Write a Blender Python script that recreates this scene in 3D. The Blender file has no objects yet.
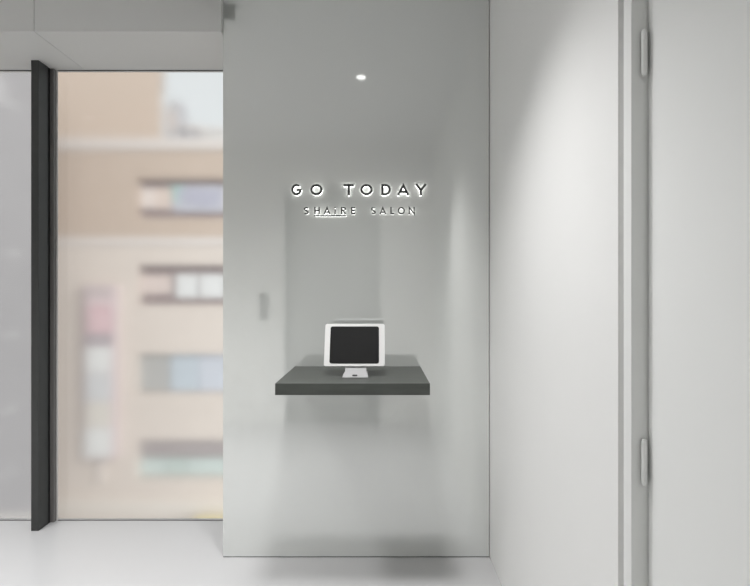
import bpy, bmesh, math
from mathutils import Vector, Matrix
S = bpy.context.scene
COL = S.collection
PI = math.pi
# ------------------------------------------------------------ camera, sky, exposure
FPX, CXP = 463.0, 379.0            # focal length in pixels, vanishing point x
CAM_H = 1.37                       # eye height
PY = 2.40                          # distance to the glass panel
cd = bpy.data.cameras.new('camera'); cam = bpy.data.objects.new('camera', cd); COL.objects.link(cam)
cam.location = (0, 0, CAM_H); cam.rotation_euler = (PI/2, 0, 0)
cd.sensor_fit = 'HORIZONTAL'; cd.sensor_width = 36.0; cd.lens = 36.0*FPX/750.0
cd.shift_x = -(CXP-375.0)/750.0; cd.clip_start = 0.02; cd.clip_end = 300
S.camera = cam
S.view_settings.view_transform = 'Standard'; S.view_settings.look = 'None'
S.view_settings.gamma = 1.0; S.view_settings.use_curve_mapping = False
S.view_settings.exposure = 0.30
w = bpy.data.worlds.new('sky'); S.world = w; w.use_nodes = True
bg = w.node_tree.nodes['Background']; bg.inputs[0].default_value = (0.76, 0.80, 0.81, 1); bg.inputs[1].default_value = 0.93
sd = bpy.data.lights.new('sun', 'SUN'); sd.energy = 2.2; sd.angle = math.radians(50); sd.color = (1, .98, .95)
sun = bpy.data.objects.new('sun', sd); COL.objects.link(sun); sun.rotation_euler = Vector((-.7, .65, -.33)).to_track_quat('-Z', 'Y').to_euler()
CEIL = 2.95
SPOTS = [(-0.13, 1.42), (-1.37, 1.42), (-2.6, 1.42), (-3.7, 1.42)]  # last one is an unseen lamp, added for more fill light
SPOT_W = 143.0

# ------------------------------------------------------------ materials
def srgb(r, g, b):
    f = lambda c: (c/255/12.92) if c/255 <= .04045 else ((c/255+.055)/1.055)**2.4
    return (f(r), f(g), f(b), 1)
def mat(name, col, rough=.6, metal=0.0, spec=.5, noise=0.0, scale=8.0, bump=0.0, stretch=(1, 1, 1), emit=None, estr=0):
    m = bpy.data.materials.new(name); m.use_nodes = True
    nt = m.node_tree; p = nt.nodes['Principled BSDF']
    p.inputs['Base Color'].default_value = col; p.inputs['Roughness'].default_value = rough
    p.inputs['Metallic'].default_value = metal; p.inputs['Specular IOR Level'].default_value = spec
    if noise or bump:
        tc = nt.nodes.new('ShaderNodeTexCoord'); mp = nt.nodes.new('ShaderNodeMapping')
        mp.inputs['Scale'].default_value = stretch
        nz = nt.nodes.new('ShaderNodeTexNoise'); nz.inputs['Scale'].default_value = scale; nz.inputs['Detail'].default_value = 4
        nt.links.new(tc.outputs['Object'], mp.inputs[0]); nt.links.new(mp.outputs[0], nz.inputs[0])
        if noise:
            r = nt.nodes.new('ShaderNodeMapRange'); r.inputs[1].default_value = .3; r.inputs[2].default_value = .7
            r.inputs[3].default_value = 1-noise; r.inputs[4].default_value = 1+noise
            mx = nt.nodes.new('ShaderNodeVectorMath'); mx.operation = 'SCALE'; mx.inputs[0].default_value = col[:3]
            nt.links.new(nz.outputs[0], r.inputs[0]); nt.links.new(r.outputs[0], mx.inputs['Scale'])
            nt.links.new(mx.outputs[0], p.inputs['Base Color'])
        if bump:
            b = nt.nodes.new('ShaderNodeBump'); b.inputs['Strength'].default_value = bump; b.inputs['Distance'].default_value = .002
            nt.links.new(nz.outputs[0], b.inputs['Height']); nt.links.new(b.outputs[0], p.inputs['Normal'])
    if emit:
        p.inputs['Emission Color'].default_value = emit; p.inputs['Emission Strength'].default_value = estr
    return m
def brick_mat(name, c1, c2, mortar, scale):
    m = bpy.data.materials.new(name); m.use_nodes = True
    nt = m.node_tree; p = nt.nodes['Principled BSDF']; p.inputs['Roughness'].default_value = .85
    tc = nt.nodes.new('ShaderNodeTexCoord'); mp = nt.nodes.new('ShaderNodeMapping')
    mp.inputs['Rotation'].default_value = (PI/2, 0, 0)
    b = nt.nodes.new('ShaderNodeTexBrick'); b.inputs['Scale'].default_value = scale
    b.inputs['Color1'].default_value = c1; b.inputs['Color2'].default_value = c2; b.inputs['Mortar'].default_value = mortar
    b.inputs['Mortar Size'].default_value = .012
    nt.links.new(tc.outputs['Object'], mp.inputs[0]); nt.links.new(mp.outputs[0], b.inputs[0])
    nt.links.new(b.outputs[0], p.inputs['Base Color'])
    return m
def panel_mat():
    m = bpy.data.materials.new('back_painted_glass'); m.use_nodes = True
    nt = m.node_tree; nt.nodes.remove(nt.nodes['Principled BSDF']); out = nt.nodes['Material Output']
    d = nt.nodes.new('ShaderNodeBsdfDiffuse'); d.inputs[0].default_value = (.68, .70, .675, 1)
    g = nt.nodes.new('ShaderNodeBsdfGlossy'); g.inputs[0].default_value = (.95, .96, .95, 1); g.inputs['Roughness'].default_value = .06
    lw = nt.nodes.new('ShaderNodeFresnel'); lw.inputs[0].default_value = 1.5
    a = nt.nodes.new('ShaderNodeMath'); a.operation = 'ADD'; a.inputs[1].default_value = .42; a.use_clamp = True
    mx = nt.nodes.new('ShaderNodeMixShader')
    nt.links.new(lw.outputs[0], a.inputs[0]); nt.links.new(a.outputs[0], mx.inputs[0])
    nt.links.new(d.outputs[0], mx.inputs[1]); nt.links.new(g.outputs[0], mx.inputs[2]); nt.links.new(mx.outputs[0], out.inputs[0])
    return m
def window_glass():
    m = bpy.data.materials.new('hazy_window_glass'); m.use_nodes = True
    nt = m.node_tree; nt.nodes.remove(nt.nodes['Principled BSDF']); out = nt.nodes['Material Output']
    r = nt.nodes.new('ShaderNodeBsdfRefraction'); r.inputs['Color'].default_value = (.97, .97, .97, 1)
    r.inputs['IOR'].default_value = 1.1; r.inputs['Roughness'].default_value = .26
    g = nt.nodes.new('ShaderNodeBsdfGlossy'); g.inputs['Roughness'].default_value = .05
    mx = nt.nodes.new('ShaderNodeMixShader'); mx.inputs[0].default_value = .03
    nt.links.new(r.outputs[0], mx.inputs[1]); nt.links.new(g.outputs[0], mx.inputs[2])
    d = nt.nodes.new('ShaderNodeBsdfTranslucent'); d.inputs[0].default_value = (.9, .88, .88, 1)
    mx2 = nt.nodes.new('ShaderNodeMixShader'); mx2.inputs[0].default_value = .06
    nt.links.new(mx.outputs[0], mx2.inputs[1]); nt.links.new(d.outputs[0], mx2.inputs[2])
    nt.links.new(mx2.outputs[0], out.inputs[0])
    return m
M = dict(
    wall=mat('white_wall_paint', srgb(244, 244, 242), .55, noise=.006, scale=3, bump=.02),
    ceil=mat('ceiling_paint', srgb(236, 236, 235), .7),
    floor=mat('white_floor_tile', srgb(194, 194, 194), .30, spec=.5, noise=.008, scale=2.5),
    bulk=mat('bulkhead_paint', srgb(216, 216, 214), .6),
    backw=mat('lobby_wall', srgb(240, 240, 238), .55),
    panel=panel_mat(), glass=window_glass(),
    edge=mat('glass_edge', srgb(120, 128, 122), .3),
    door=mat('door_paint', srgb(242, 243, 241), .45),
    frame=mat('door_frame_paint', srgb(240, 241, 239), .45),
    hinge=mat('satin_hinge_metal', srgb(235, 236, 234), .45, metal=.2),
    mull=mat('charcoal_powder_coat', srgb(52, 53, 52), .5, noise=.03, scale=20),
    bead=mat('glazing_bead_grey', srgb(112, 110, 108), .5),
    black=mat('black_rubber', srgb(20, 20, 20), .6),
    glint=mat('pale_edge_glint', srgb(215, 213, 210), .5),  # pale colour stands for the reflection on the glass edge
    shelf=mat('charcoal_laminate', srgb(70, 73, 69), .42, noise=.10, scale=6, stretch=(1.5, 9, 9)),
    white=mat('white_plastic', srgb(222, 222, 220), .45),
    casegrey=mat('grey_case_back', srgb(150, 152, 150), .5),
    screen=mat('dark_screen', srgb(36, 36, 36), .30, spec=.25),
    rim=mat('screen_edge_black', srgb(18, 18, 18), .4),
    alu=mat('silver_aluminium', srgb(168, 168, 168), .65),
    letter=mat('charcoal_letter_face', srgb(52, 53, 52), .5),
    glow=mat('lit_acrylic', (1, 1, 1, 1), .5, emit=(1, .99, .97, 1), estr=2.7),
    glow_soft=mat('lit_acrylic_small', (1, 1, 1, 1), .5, emit=(1, .99, .97, 1), estr=1.7),
    steel=mat('lift_door_steel', srgb(200, 202, 200), .5),
    steelf=mat('lift_frame_steel', srgb(210, 212, 210), .5),
    plate=mat('call_plate', srgb(120, 122, 120), .4),
    btn=mat('call_button', srgb(200, 200, 198), .4),
    lens=mat('downlight_lens', (1, 1, 1, 1), .5, emit=(1, 1, .98, 1), estr=2.0),
    trimw=mat('downlight_trim', srgb(235, 235, 232), .4),
    bracket=mat('dark_grey_bracket', srgb(84, 85, 82), .5),
    brick=brick_mat('tan_brick', srgb(200, 182, 167), srgb(194, 176, 160), srgb(203, 189, 176), 2.2),
    pale=brick_mat('pale_render_tiles', srgb(221, 211, 202), srgb(218, 208, 199), srgb(216, 207, 199), 1.0),
    band=mat('pale_ledge', srgb(218, 211, 206), .8),
    mauve=mat('mauve_window_frame', srgb(148, 134, 134), .7),
    greyglass=mat('grey_shutter', srgb(160, 160, 158), .5),
    conc=mat('grey_lilac_concrete', srgb(156, 153, 154), .8, noise=.03, scale=.7),
    plug=mat('pale_plug', srgb(225, 222, 222), .6),
    street=mat('asphalt', srgb(150, 149, 147), .9, noise=.05, scale=.5),
    roofu=mat('rooftop_unit_grey', srgb(178, 178, 182), .7),
    farb=mat('far_building_grey', srgb(206, 208, 208), .8),
)
def flat(name, c, rough=.6):
    if name not in M: M[name] = mat(name, srgb(*c), rough)
    return M[name]

# ------------------------------------------------------------ helpers
def link(name, bm, m, parent=None, bevel=0.0, smooth=False, segs=2):
    if bevel:
        bmesh.ops.bevel(bm, geom=list(bm.edges), offset=bevel, segments=segs, profile=.5, affect='EDGES', clamp_overlap=True)
    bmesh.ops.recalc_face_normals(bm, faces=bm.faces)
    me = bpy.data.meshes.new(name); bm.to_mesh(me); bm.free()
    if smooth:
        for p in me.polygons: p.use_smooth = True
    me.materials.append(m if not isinstance(m, str) else M[m])
    o = bpy.data.objects.new(name, me); COL.objects.link(o)
    if parent:
        o.parent = parent
        o.matrix_parent_inverse = WORLD[parent.name].inverted()
    WORLD[o.name] = Matrix.Identity(4)
    return o
WORLD = {}
def thing(name, loc, label=None, cat=None, group=None, kind=None):
    o = bpy.data.objects.new(name, None); COL.objects.link(o); o.location = loc
    WORLD[o.name] = Matrix.Translation(loc)
    return tag(o, label, cat, group, kind)
def tag(o, label=None, cat=None, group=None, kind=None):
    if label: o['label'] = label
    if cat: o['category'] = cat
    if group: o['group'] = group
    if kind: o['kind'] = kind
    return o
def bx(bm, x0, x1, y0, y1, z0, z1):
    v = [bm.verts.new((x, y, z)) for x in (x0, x1) for y in (y0, y1) for z in (z0, z1)]
    for f in ((0, 1, 3, 2), (4, 6, 7, 5), (0, 4, 5, 1), (2, 3, 7, 6), (0, 2, 6, 4), (1, 5, 7, 3)):
        bm.faces.new([v[i] for i in f])
    return bm
def box(name, x0, x1, y0, y1, z0, z1, m, parent=None, bevel=0.0):
    return link(name, bx(bmesh.new(), x0, x1, y0, y1, z0, z1), m, parent, bevel)
def boxes(name, lst, m, parent=None, bevel=0.0):
    bm = bmesh.new()
    for b in lst: bx(bm, *b)
    return link(name, bm, m, parent, bevel)
def struct(o): o['kind'] = 'structure'; return o
def prism(bm, pts, y0, y1, M4=None):
    """closed outline in x,z extruded along y; optional transform"""
    a = [Vector((p[0], y0, p[1])) for p in pts]; b = [Vector((p[0], y1, p[1])) for p in pts]
    if M4: a = [M4 @ q for q in a]; b = [M4 @ q for q in b]
    va = [bm.verts.new(q) for q in a]; vb = [bm.verts.new(q) for q in b]
    bm.faces.new(va); bm.faces.new(vb[::-1]); n = len(pts)
    for i in range(n): bm.faces.new((va[i], vb[i], vb[(i+1) % n], va[(i+1) % n]))
def rrect(x0, x1, z0, z1, r, n=6):
    out = []
    for cx, cz, a0 in ((x1-r, z1-r, 0), (x0+r, z1-r, 90), (x0+r, z0+r, 180), (x1-r, z0+r, 270)):
        for i in range(n+1):
            a = math.radians(a0+90*i/n); out.append((cx+r*math.cos(a), cz+r*math.sin(a)))
    return out
def cyl(bm, c, r, h, axis='Z', n=24, r2=None):
    R = {'Z': Matrix.Identity(4), 'X': Matrix.Rotation(PI/2, 4, 'Y'), 'Y': Matrix.Rotation(PI/2, 4, 'X')}[axis]
    bmesh.ops.create_cone(bm, cap_ends=True, segments=n, radius1=r, radius2=r if r2 is None else r2, depth=h, matrix=Matrix.Translation(c) @ R)
def X_at(px, y): return (px-CXP)/FPX*y
def Z_at(py, y): return CAM_H+(293-py)/FPX*y

# ------------------------------------------------------------ the room
RX = X_at(490, PY)                 # right wall plane .575
LX = -4.2
WY = 2.785                         # window plane
BY = -0.07                         # lobby wall behind the viewpoint
PL = X_at(223, PY)                 # left edge of the glass panel
struct(box('floor', LX-.15, RX+.175, BY-.35, WY+.03, -.25, 0, 'floor'))
struct(box('ceiling', LX-.15, RX+.175, BY-.35, WY+.06, CEIL, CEIL+.2, 'ceil'))
struct(box('wall_left', LX-.15, LX, BY-.20, WY+.06, 0, CEIL, 'wall'))
# right wall with a shadow gap round the door frame
DF = 1.057; DN = .197; DT = 2.10
struct(boxes('wall_right', [
    (RX, RX+.17, 1.114, WY+.06, 0, CEIL),
    (RX, RX+.17, BY-.2, DN-.057, 0, CEIL),
    (RX, RX+.17, DN-.057, 1.114, DT+.057, CEIL),
    (RX+.022, RX+.17, 1.0915, 1.114, 0, DT+.057),
    (RX+.022, RX+.17, DN-.057, DN-.0345, 0, DT+.057),
    (RX+.022, RX+.17, DN-.0345, 1.0915, DT+.0345, DT+.057)], 'wall'))
d1 = thing('door_1', (RX+.06, DF, 0), kind='structure')
box('frame', RX+.0005, RX+.16, DF, 1.091, 0, DT+.034, 'frame', d1, .0015)
box('frame', RX+.0005, RX+.16, DN-.034, DN, 0, DT+.034, 'frame', d1, .0015)
box('frame', RX+.0005, RX+.16, DN+.0005, DF-.0005, DT, DT+.034, 'frame', d1, .0015)
leaf = box('door_leaf', RX+.038, RX+.080, DN+.004, DF-.002, .006, DT-.004, 'door', d1, .0015)
boxes('door_stop', [(RX+.09, RX+.11, DF-.02, DF-.0005, 0, DT-.001), (RX+.09, RX+.11, DN+.0005, DN+.02, 0, DT-.001)], 'frame', d1)
for hz in (.16, .987, 1.914):
    bm = bmesh.new(); cyl(bm, (RX+.0255, DF-.0085, hz), .0062, .094, n=20)
    cyl(bm, (RX+.0255, DF-.0085, hz+.049), .0048, .006, n=16); cyl(bm, (RX+.0255, DF-.0085, hz-.049), .0048, .006, n=16)
    h = link('hinge', bm, 'hinge', d1, smooth=False)
    boxes('hinge_leaf', [(RX+.0255, RX+.0375, DF-.0017, DF-.0002, hz-.046, hz+.046)], 'hinge', h)
lv = bmesh.new(); cyl(lv, (RX+.040, DN+.07, 1.0), .025, .008, 'X'); cyl(lv, (RX+.020, DN+.07, 1.0), .009, .04, 'X')
bx(lv, RX-.006, RX+.006, DN+.06, DN+.19, .991, 1.009)
link('lever_handle', lv, 'hinge', d1)
# back wall / column carrying the glass
struct(box('wall_back', PL+.006, RX-.001, PY+.012, WY+.06, 0, CEIL, 'wall'))
pn = thing('glass_wall_panel', (0, PY+.006, 0), 'tall glossy pale grey glass panel covering the wall behind the shelf', 'wall panel')
box('glass_sheet', PL, RX-.004, PY, PY+.0115, .004, CEIL-.002, 'panel', pn, .001)
box('bottom_channel', PL+.001, RX-.004, PY+.001, PY+.011, 0, .0038, 'black', pn)
# bulkhead above the window, in two lengths
BK0, BKZ = 2.374, Z_at(31.5, 2.374)
SEAM = X_at(34, BK0)
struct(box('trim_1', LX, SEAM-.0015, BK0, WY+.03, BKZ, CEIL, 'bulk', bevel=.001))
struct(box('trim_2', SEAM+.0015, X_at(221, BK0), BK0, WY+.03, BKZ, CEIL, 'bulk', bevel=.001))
# lobby wall behind the viewpoint with lift doors
EX0, EX1, EZ = -1.01, .02, 2.50
struct(boxes('wall_front', [(LX, EX0, BY-.2, BY, 0, CEIL), (EX1, RX, BY-.2, BY, 0, CEIL), (EX0, EX1, BY-.2, BY, EZ, CEIL)], 'backw'))
d2 = thing('door_2', (-.5, BY-.1, 0), kind='structure')
box('frame', EX0+.001, EX0+.03, BY-.17, BY-.002, 0, EZ-.001, 'steelf', d2)
box('frame', EX1-.03, EX1-.001, BY-.17, BY-.002, 0, EZ-.001, 'steelf', d2)
box('frame', EX0+.031, EX1-.031, BY-.17, BY-.002, EZ-.03, EZ-.001, 'steelf', d2)
box('door_leaf', EX0+.031, -.4965, BY-.14, BY-.10, .004, EZ-.031, 'steel', d2, .002)
box('door_leaf', -.4935, EX1-.031, BY-.14, BY-.10, .004, EZ-.031, 'steel', d2, .002)
# window: sill line, head line, glass, mullion
def window(name, x0, x1):
    r = thing(name, ((x0+x1)/2, WY, 0), kind='structure')
    box('pane', x0+.0005, x1-.002, WY+.004, WY+.011, .001, BKZ-.001, 'glass', r)
    box('sill_channel', x0+.0085, x1-.001, WY, WY+.0038, .0002, .003, 'bead', r)
    box('head_channel', x0+.0085, x1-.001, WY, WY+.0038, BKZ-.003, BKZ-.0002, 'black', r)
    boxes('edge_glint', [(x0+.0005, x0+.008, WY+.001, WY+.0038, .0032, BKZ-.0032)], 'glint', r)  # reflection along the glass edge, painted as a thin pale strip
    return r
MX0, MX1 = X_at(31, 2.665), X_at(38.5, 2.665)
window('window_1', MX1+.0185, PL+.006)
window('window_2', LX, MX0-.016)
mu = thing('trim_3', ((MX0+MX1)/2, 2.72, 0), kind='structure')
box('mullion_post', MX0, MX1-.0, 2.665, 2.742, .0002, BKZ-.0002, 'mull', mu, .0015)
box('gasket', MX0+.002, MX1-.004, 2.7425, 2.764, .0002, BKZ-.0002, 'black', mu)
box('glazing_bead', MX0-.015, MX1+.018, 2.7645, WY+.004, .0002, BKZ-.0002, 'bead', mu, .001)

# ------------------------------------------------------------ ceiling downlights
labels = ['round recessed downlight in the ceiling whose reflection dots the glass panel', 'round recessed downlight in the ceiling, the middle one, in front of the window', 'round recessed downlight in the ceiling, third along from the glass panel', 'added unseen fill downlight in the ceiling, farthest left, by the far end wall']
for i, (x, y) in enumerate(SPOTS):
    t = thing('downlight', (x, y, CEIL-.004), labels[i], 'ceiling light', 'downlights in the ceiling')
    bm = bmesh.new(); n = 40
    ring = []
    for r, z in ((.045, CEIL-.0002), (.045, CEIL-.006), (.040, CEIL-.008), (.034, CEIL-.005), (.034, CEIL-.0002)):
        ring.append([bm.verts.new((x+r*math.cos(2*PI*k/n), y+r*math.sin(2*PI*k/n), z)) for k in range(n)])
    for a in range(5):
        A, B = ring[a], ring[(a+1) % 5]
        for k in range(n): bm.faces.new((A[k], A[(k+1) % n], B[(k+1) % n], B[k]))
    link('trim_ring', bm, 'trimw', t, smooth=True)
    bm = bmesh.new(); cyl(bm, (x, y, CEIL-.0025), .0335, .004, n=40); link('lens', bm, 'lens', t)
    ld = bpy.data.lights.new('downlight_beam', 'SPOT'); ld.energy = SPOT_W; ld.spot_size = math.radians(100); ld.spot_blend = 1.0
    ld.shadow_soft_size = .16; ld.color = (1, .99, 1)
    lo = bpy.data.objects.new('downlight_beam', ld); COL.objects.link(lo); lo.parent = t; lo.location = (0, 0, -.03)
# small dark bracket by the panel's top corner, seen mirrored
br = thing('ceiling_bracket', (-.86, 2.25, CEIL), 'small dark grey bracket on the ceiling, mirrored at the panel top left corner', 'bracket')
box('bracket_plate', -.93, -.793, 2.235, 2.265, CEIL-.006, CEIL-.0002, 'bracket', br)
box('bracket_arm', -.90, -.793, 2.238, 2.262, CEIL-.072, CEIL-.0065, 'bracket', br, .002)
# call plate
cp = thing('call_button_plate', (-1.21, BY, 1.23), 'dark upright call button plate on the wall mirrored left of the shelf', 'button panel')
bm = bmesh.new(); prism(bm, rrect(-1.253, -1.168, 1.09, 1.37, .006), BY+.0002, BY+.012); link('face_plate', bm, 'plate', cp)
for z in (1.20, 1.27):
    bm = bmesh.new(); cyl(bm, (-1.21, BY+.0145, z), .014, .005, 'Y'); link('button', bm, 'btn', cp)

# ------------------------------------------------------------ wall shelf
SZ = .99; SY0 = 1.944
sx0, sx1 = X_at(275, SY0), X_at(430, SY0)
sh = box('wall_shelf', sx0, sx1, SY0, PY-.0005, SZ-.049, SZ, 'shelf', bevel=.0012)
tag(sh, 'thick charcoal floating shelf jutting from the glass panel under the lettering', 'shelf')

# ------------------------------------------------------------ tablet on its stand
tb = thing('tablet_stand', (X_at(354.5, 2.07), 2.1, SZ), 'white framed tablet with dark screen on a silver stand on the charcoal shelf', 'tablet')
TX = X_at(354.5, 2.05)
tilt = math.radians(20)
hw, hh = .1390, .1005
T = Matrix.Translation((TX-.004, 2.103, 1.037)) @ Matrix.Rotation(-tilt, 4, 'X')
bm = bmesh.new(); prism(bm, rrect(-hw, hw, 0, 2*hh, .010), 0, .007, T)
hs = link('tablet_case', bm, 'white', tb)
bv = hs.modifiers.new('soft edge', 'BEVEL'); bv.width = .002; bv.segments = 3; bv.limit_method = 'ANGLE'; bv.angle_limit = math.radians(50)
bm = bmesh.new(); prism(bm, rrect(-.1135, .1125, .0125, .1875, .010), -.0012, -.0001, T); sc_ = link('screen_rim', bm, 'rim', tb)
bm = bmesh.new(); prism(bm, rrect(-.1105, .1095, .0155, .1845, .007), -.0018, -.00125, T); link('screen', bm, 'screen', sc_)
bm = bmesh.new(); prism(bm, rrect(-hw+.002, hw-.002, .002, 2*hh-.002, .009), .0072, .021, T); rc = link('rear_case', bm, 'casegrey', tb)
bm = bmesh.new(); prism(bm, rrect(-.10, .10, .03, .165, .02), .0212, .036, T); link('rear_housing', bm, 'casegrey', rc)
# foot: flat plate and raked neck with an oval cable hole
fx0, fx1 = X_at(342.3, 2.07), X_at(368, 2.07)
bm = bmesh.new(); prism(bm, [(fx0, 2.068), (fx1, 2.068), (fx1-.004, 2.225), (fx0+.004, 2.225)], 0, .004, Matrix(((1, 0, 0, 0), (0, 0, 1, 0), (0, 1, 0, SZ+.0003), (0, 0, 0, 1))))
ft = link('foot_plate', bm, 'alu', tb, .001)
bm = bmesh.new()
ang = math.radians(-45)
N = Matrix.Translation((0, 2.072, SZ+.0045)) @ Matrix.Rotation(ang, 4, 'X')
prism(bm, [(fx0+.001, 0), (fx1-.001, 0), (fx1-.001, .012), (fx1-.008, .03), (fx1-.009, .10), (fx0+.012, .10), (fx0+.011, .03), (fx0+.002, .012)], 0, .004, N)
link('neck_plate', bm, 'alu', tb)
bm = bmesh.new(); cxs = (fx0+fx1)/2-.002
prism(bm, rrect(cxs-.012, cxs+.012, .003, .012, .0044), -.0009, -.0001, N); link('cable_hole', bm, 'black', tb)

# ------------------------------------------------------------ lettering
def arc(cx, cz, rx, rz, a0, a1, n=28):
    return [(cx+rx*math.cos(math.radians(a0+(a1-a0)*i/n)), cz+rz*math.sin(math.radians(a0+(a1-a0)*i/n))) for i in range(n+1)]
def glyph(ch, w_, t):
    """centre lines in a box w_ wide and 1 high; t stroke"""
    h = t/2; L, R_, B, Tp = h, w_-h, h, 1-h; c = w_/2
    if ch == 'O': return [(arc(c, .5, c-h, .5-h, 0, 360, 48)[:-1], True)]
    if ch == 'G': return [(arc(c, .5, c-h, .5-h, 48, 352, 40)+[(R_, .47)] + [(c+.05, .47)], False)]
    if ch == 'T': return [([(0, Tp), (w_, Tp)], False), ([(c, 0), (c, Tp)], False)]
    if ch == 'D': return [([(L, B), (L, Tp), (w_*.42, Tp)]+arc(w_*.42, .5, w_*.58-h, .5-h, 85, -85, 26)+[(w_*.42, B)], True)]
    if ch == 'A': return [([(h*.5, 0), (c, 1-t*.6), (w_-h*.5, 0)], False), ([(w_*.19, .30), (w_*.81, .30)], False)]
    if ch == 'Y': return [([(h*.4, 1), (c, .46), (w_-h*.4, 1)], False), ([(c, 0), (c, .47)], False)]
    if ch == 'H': return [([(L, 0), (L, 1)], False), ([(R_, 0), (R_, 1)], False), ([(L, .5), (R_, .5)], False)]
    if ch == 'E': return [([(w_, Tp), (L, Tp), (L, B), (w_, B)], False), ([(L, .5), (w_*.9, .5)], False)]
    if ch == 'L': return [([(L, 1), (L, B), (w_, B)], False)]
    if ch == 'N': return [([(L, 0), (L, 1-t*.3), (R_, t*.3), (R_, 1)], False)]
    if ch == 'i': return [([(c, 0), (c, .66)], False), ([(c, .84), (c, 1.0)], False)]
    if ch == 'R': return [([(L, 0), (L, Tp), (w_*.5, Tp)]+arc(w_*.5, .735, w_*.5-h, .265-h, 85, -85, 18)+[(w_*.5, .47+h), (L, .47+h)], False), ([(w_*.5, .48), (w_-h*.5, 0)], False)]
    if ch == 'S':
        a = arc(c, .735, c-h, .265-h, 35, 255, 20); b = arc(c, .265, c-h, .265-h, 75, -145, 20)
        return [(a+b, False)]
def ribbon(bm, pts, closed, t, y0, y1):
    P = [Vector(p) for p in pts]; n = len(P); Lf, Rt = [], []
    for i in range(n):
        if closed: a, b = P[i]-P[i-1], P[(i+1) % n]-P[i]
        else:
            a = P[i]-P[i-1] if i else P[1]-P[0]
            b = P[i+1]-P[i] if i < n-1 else P[-1]-P[-2]
        a.normalize(); b.normalize(); m_ = (a+b)
        if m_.length < 1e-4: m_ = b.copy()
        m_.normalize(); nr = Vector((-m_.y, m_.x)); k = 1/max(.38, nr.dot(Vector((-b.y, b.x))))
        Lf.append(P[i]+nr*t/2*k); Rt.append(P[i]-nr*t/2*k)
    rows = [[bm.verts.new((q.x, y, q.y)) for q in s] for s, y in ((Lf, y0), (Rt, y0), (Rt, y1), (Lf, y1))]
    for i in range(n if closed else n-1):
        j = (i+1) % n
        for r in range(4):
            A, B = rows[r], rows[(r+1) % 4]; bm.faces.new((A[i], A[j], B[j], B[i]))
    if not closed:
        bm.faces.new([r[0] for r in rows]); bm.faces.new([r[-1] for r in reversed(rows)])
LY = PY-.017                           # front of the lettering
def letter(root, ch, px0, px1, pyt, pyb, t_m, gf=.75, gm='glow'):
    x0, x1 = X_at(px0, LY), X_at(px1, LY); z1, z0 = Z_at(pyt, LY), Z_at(pyb, LY); H = z1-z0
    strokes = glyph(ch, (x1-x0)/H, t_m/H)
    bm = bmesh.new(); bg_ = bmesh.new()
    for pts, cl in strokes:
        q = [(x0+p[0]*H, z0+p[1]*H) for p in pts]
        ribbon(bm, q, cl, t_m, LY, LY+.004)
        ribbon(bg_, q, cl, t_m*gf, LY+.0041, PY-.0035)
    c = link('letter', bm, 'letter', root)
    link('glow_layer', bg_, gm, c)
s1 = thing('backlit_sign', (X_at(358, LY), PY, Z_at(190, LY)), 'large charcoal backlit letters, the upper line on the glass panel', 'sign')
for a in (('G', 291.3, 301.5), ('O', 310.4, 322.4), ('T', 343.5, 354), ('O', 360.4, 372.6), ('D', 381.3, 390.8), ('A', 397.6, 409), ('Y', 415.6, 426.2)):
    letter(s1, a[0], a[1], a[2], 184, 195.3, .0116)
s2 = thing('backlit_sign', (X_at(358, LY), PY, Z_at(211, LY)), 'smaller thin backlit lettering, the lower line with an underlined first word', 'sign')
for a in (('S', 303.8, 308.8), ('H', 314.3, 319.9), ('A', 323.8, 330.2), ('i', 333.8, 336.4), ('R', 341, 346), ('E', 351, 355.2), ('S', 371, 375.9), ('A', 379.6, 386), ('L', 390.3, 394.1), ('O', 397.7, 404.9), ('N', 408.6, 414.8)):
    letter(s2, a[0], a[1], a[2], 207, 214.3, .0072, .45, 'glow_soft')
bm = bmesh.new(); ul = [(X_at(314, LY), Z_at(215.8, LY)), (X_at(346.2, LY), Z_at(215.8, LY))]
ribbon(bm, ul, False, .0060, LY, LY+.004); u = link('underline_bar', bm, 'letter', s2)
bm = bmesh.new(); ribbon(bm, ul, False, .0030, LY+.0041, PY-.0035); link('glow_layer', bm, 'glow_soft', u)

# ------------------------------------------------------------ outside
GZ = -14.0
st = box('street', -60, 40, WY+.6, 90, GZ-.3, GZ, 'street'); struct(st)
FY = 18.0
fx = lambda p: X_at(p, FY); fz = lambda p: Z_at(p, FY)
ab = thing('office_building', (-8, FY+3, GZ), 'tan and pale brick building with banded window rows across the street', 'building')
OX0, OX1 = -20.0, 5.0
XO = [(fx(137), -5.4), (-4.2, -.2), (.8, 4.2)]
rows = [(178.5, 218), (265, 305), (354, 393), (440, 478)]
rz = [(fz(b), fz(a)) for a, b in rows]
rz += [(rz[-1][0]-3.35*k, rz[-1][1]-3.35*k) for k in (1,)]
top = fz(150); mid = fz(242)
def wall_strips(z0, z1, ops):
    out = []; z = z0
    for a, b in sorted(ops):
        out.append((OX0, OX1, FY, FY+8, z, a)); z = b
        xs = OX0
        for x0, x1 in XO: out.append((xs, x0, FY, FY+8, a, b)); out.append((x0, x1, FY+.55, FY+8, a, b)); xs = x1
        out.append((xs, OX1, FY, FY+8, a, b))
    out.append((OX0, OX1, FY, FY+8, z, z1))
    return out
boxes('wall', wall_strips(mid, top, rz[:1]), 'brick', ab)
boxes('wall', wall_strips(GZ, mid, rz[1:]), 'pale', ab)
box('parapet_ledge', OX0, OX1, FY-.08, FY+8, top, fz(138.5), 'band', ab, .02)
box('ledge', OX0, OX1, FY-.05, FY-.001, fz(246), fz(237), 'band', ab, .02)
box('ledge', OX0, OX1, FY-.15, FY-.001, fz(514), fz(500), flat('ledge_beige', (226, 220, 212)), ab, .02)
tw = thing('tower_block', (-14, FY+6, fz(138.5)), 'taller tan brick block rising at the left behind the roof terrace', 'building')
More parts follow.
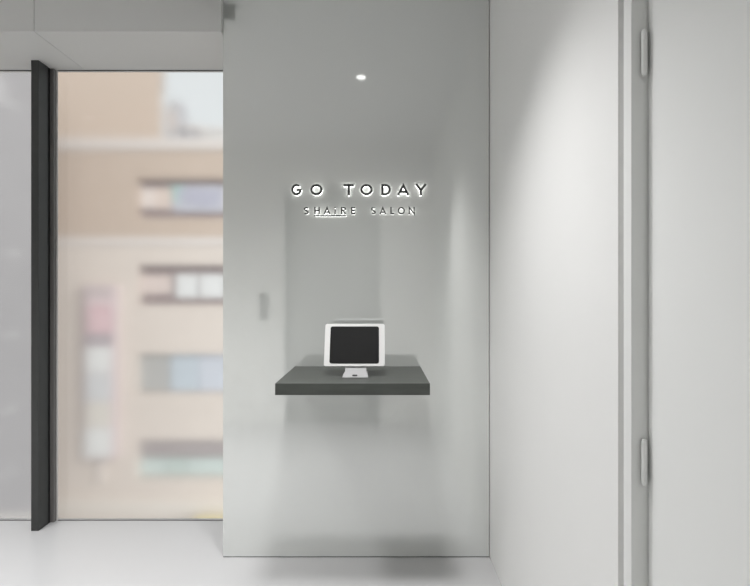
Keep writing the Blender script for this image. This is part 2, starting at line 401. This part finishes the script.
def party(name, y0, y1, grow, z0, z1, m, root, px_, xl):
    bm = bmesh.new(); prism(bm, [(xl, y0), (X_at(px_, y0)+grow, y0), (X_at(px_, y1)+grow, y1), (xl, y1)], z0, z1, Matrix(((1, 0, 0, 0), (0, 0, 1, 0), (0, 1, 0, 0), (0, 0, 0, 1))))
    return link(name, bm, m, root)
party('wall', FY+3.5, FY+7.9, 0, fz(138.5)+.002, 12.5, 'brick', tw, 162, OX0)
party('roof_cap', FY+3.4, FY+8.0, .1, 12.501, 12.7, 'band', tw, 162, OX0-.1)
def infill(r, ri, xi, spec, extra=()):
    """window band: recess frame, then panes given as (px0, px1, py0, py1, colour name, rgb)"""
    z0, z1 = rz[ri]; x0, x1 = XO[xi]
    f = boxes('window_frame', [(x0, x1, FY+.30, FY+.54, z0, z1)], 'mauve', ab)
    for k, (a, b, c, d, nm, rgb) in enumerate(spec):
        box('window_pane', a, b, FY+.20, FY+.298, c, d, flat(nm, rgb, .4), f, .015)
def px(a, b, c, d, nm, rgb): return (fx(a), fx(b), fz(d), fz(c), nm, rgb)
infill(ab, 0, 0, [px(138, 152, 187, 207, 'blind_cream', (228, 218, 212)), px(152, 169, 187, 208, 'blind_peach', (222, 206, 196)),
                  px(170, 223, 184, 211, 'poster_lavender', (194, 196, 206)), px(224, 238, 184, 211, 'blind_cream', (228, 218, 212))])
infill(ab, 1, 0, [px(138, 168, 275, 294, 'blind_rose', (218, 204, 198)), px(173.5, 195.5, 274, 298, 'blind_white', (226, 228, 228)), px(198, 222, 274, 298, 'blind_white', (226, 228, 228)), px(224, 238, 274, 298, 'blind_white', (226, 228, 228))])
infill(ab, 2, 0, [px(137.5, 167, 355, 392, 'shutter_grey', (180, 180, 178)), px(168, 196, 355, 392, 'blind_sky', (192, 203, 212)), px(196.5, 238, 355, 392, 'blind_blue', (200, 206, 216))])
infill(ab, 3, 0, [px(137.5, 238, 441, 458, 'shade_mauve', (168, 160, 160)), px(137.5, 164, 460, 477, 'blind_teal', (200, 213, 210)), px(165, 184, 460, 477, 'blind_mint', (192, 206, 202)), px(185, 238, 460, 477, 'blind_teal', (200, 213, 210))])
infill(ab, 4, 0, [(XO[0][0]+.1, XO[0][1]-.1, rz[4][0]+.1, rz[4][1]-.1, 'shutter_grey', (180, 180, 178))])
for xi in (1, 2):
    for ri in range(5):
        x0, x1 = XO[xi]; m_ = (x0+x1)/2
        infill(ab, ri, xi, [(x0+.1, m_-.05, rz[ri][0]+.2, rz[ri][1]-.2, 'blind_white', (226, 228, 228)), (m_+.05, x1-.1, rz[ri][0]+.2, rz[ri][1]-.2, 'blind_sky', (192, 203, 212))])
# lavender poster pattern: teal corner wedge and darker blotches stay with the pane
bm = bmesh.new(); prism(bm, [(fx(170.3), fz(184.5)), (fx(182), fz(184.5)), (fx(175), fz(192)), (fx(176), fz(203)), (fx(171), fz(200))], FY+.17, FY+.198); link('poster_corner', bm, flat('poster_teal', (172, 206, 202)), ab)
bm = bmesh.new(); prism(bm, [(fx(177), fz(190)), (fx(190), fz(187)), (fx(205), fz(190)), (fx(219), fz(188)), (fx(218), fz(203)), (fx(205), fz(206)), (fx(190), fz(204)), (fx(180), fz(199))], FY+.17, FY+.198); link('poster_patch', bm, flat('poster_violet', (180, 181, 197)), ab)
box('yellow_awning', fx(201), fx(236), FY-.9, FY-.52, fz(522), fz(510), flat('awning_yellow', (238, 224, 165)), ab, .03)  # awning in one plain yellow
# upright sign board on the facade
vs = thing('blade_sign', (fx(98.5), FY-.3, fz(460)), 'tall narrow upright sign with pink top and pale panels on the facade', 'sign')
sy = FY-.32; X2 = lambda p: X_at(p, sy); Z2 = lambda p: Z_at(p, sy)
box('sign_frame', X2(82.5), X2(115), sy, FY-.001, Z2(460), Z2(285), flat('sign_mauve', (200, 186, 188)), vs, .03)
for a, b, c, d, nm, rgb in ((88, 111, 288, 296, 'sign_mauve_light', (206, 194, 194)), (88, 111.5, 298, 306, 'sign_pale_pink', (226, 208, 210)), (88, 111.5, 306.5, 333, 'sign_pink', (220, 186, 192)), (86, 112, 334, 345.5, 'sign_grey_mauve', (178, 168, 174)),
                            (86, 111.5, 347, 372, 'sign_white', (232, 234, 233)), (86, 111.5, 373, 401, 'sign_ice', (216, 218, 220)), (86, 111.5, 402, 427, 'sign_cream', (226, 222, 214)), (85, 111.5, 428, 457, 'sign_white', (232, 234, 233))):
    box('sign_panel', X2(a), X2(b), sy-.04, sy-.001, Z2(d), Z2(c), flat(nm, rgb, .5), vs, .01)
boxes('sign_mark', [(X2(96), X2(98.5), sy-.06, sy-.041, Z2(344), Z2(336)), (X2(94), X2(101), sy-.06, sy-.041, Z2(344), Z2(341.5))], 'plug', vs)
boxes('sign_mark', [(X2(92+6*k), X2(94+6*k), sy-.06, sy-.041, Z2(331), Z2(311)) for k in range(3)], flat('sign_pale_pink', (226, 208, 210)), vs)
bm = bmesh.new(); cyl(bm, (X2(98.5), FY-.12, (Z2(460)+Z2(484))/2), .10, Z2(460)-Z2(484), n=16); link('support_pipe', bm, 'band', vs)
# roof terrace items
ry = FY+4.6
RZ0 = fz(138.5)
ru = thing('rooftop_unit', (X_at(175, ry), ry, RZ0), 'grey boxy rooftop unit on the terrace beside the upper storey', 'rooftop unit')
z_ = lambda p: Z_at(p, ry)
box('unit_body', X_at(165, ry), X_at(178, ry), ry, ry+1.2, RZ0+.15, z_(107), 'roofu', ru, .03)
boxes('unit_feet', [(X_at(167, ry), X_at(169, ry), ry+.1, ry+1.1, RZ0, RZ0+.149), (X_at(175, ry), X_at(177, ry), ry+.1, ry+1.1, RZ0, RZ0+.149)], 'roofu', ru)
boxes('louvre', [(X_at(167, ry), X_at(177, ry), ry-.03, ry-.001, z_(130-4*k), z_(132-4*k)+.2) for k in range(5)][:5], 'band', ru)
bm = bmesh.new(); cyl(bm, (X_at(173, ry), ry+.6, z_(107)+.2), .35, .4, n=24); link('fan_housing', bm, 'roofu', ru)
for i, (a, b, t_, lb) in enumerate(((184, 201, 126, 'low pale rooftop box behind the terrace beside the grey unit'), (201, 226, 129, 'long low pale rooftop box at the right end of the terrace'))):
    q = thing('rooftop_box', (X_at((a+b)/2, ry+.4), ry+1, RZ0), lb, 'rooftop unit')
    box('box_body', X_at(a, ry+.4), X_at(b, ry+.4)-.05, ry+.4, ry+1.8, RZ0, Z_at(t_+3, ry+.4), 'farb' if i else 'roofu', q, .03)
    box('lid', X_at(a, ry+.4)-.03, X_at(b, ry+.4)-.045, ry+.3, ry+1.9, Z_at(t_+3, ry+.4)+.001, Z_at(t_, ry+.4), 'band', q, .02)
# grey neighbour seen in the left pane; its party wall runs obliquely away from the street
NY = 12.0
nb = thing('neighbour_building', (-12, NY+2, GZ), 'plain lilac grey concrete building close by in the far left pane', 'building')
def foot(name, y0, y1, grow, z0, z1, m):
    bm = bmesh.new(); prism(bm, [(-20, y0), (X_at(42, y0)+grow, y0), (X_at(42, y1)+grow, y1), (-20, y1)], z0, z1, Matrix(((1, 0, 0, 0), (0, 0, 1, 0), (0, 1, 0, 0), (0, 0, 0, 1))))
    return link(name, bm, m, nb)
foot('wall', NY, 17.4, 0, GZ, 11, 'conc')
foot('roof_cap', NY-.1, 17.45, .05, 11.001, 11.25, 'band')
box('ledge', -20, X_at(42, NY), NY-.08, NY-.001, Z_at(522, NY), Z_at(516, NY), 'band', nb, .01)
for p, q in ((13, 105), (14, 254), (12, 335), (10, 410), (10, 472)):
    bm = bmesh.new(); cyl(bm, (X_at(p, NY), NY-.012, Z_at(q, NY)), .06, .022, 'Y', 16); link('tie_plug', bm, 'plug', nb)
box('window_frame', -17, X_at(5, NY), NY-.05, NY-.001, Z_at(104, NY), Z_at(76, NY), flat('frame_lilac', (182, 179, 180)), nb, .01)
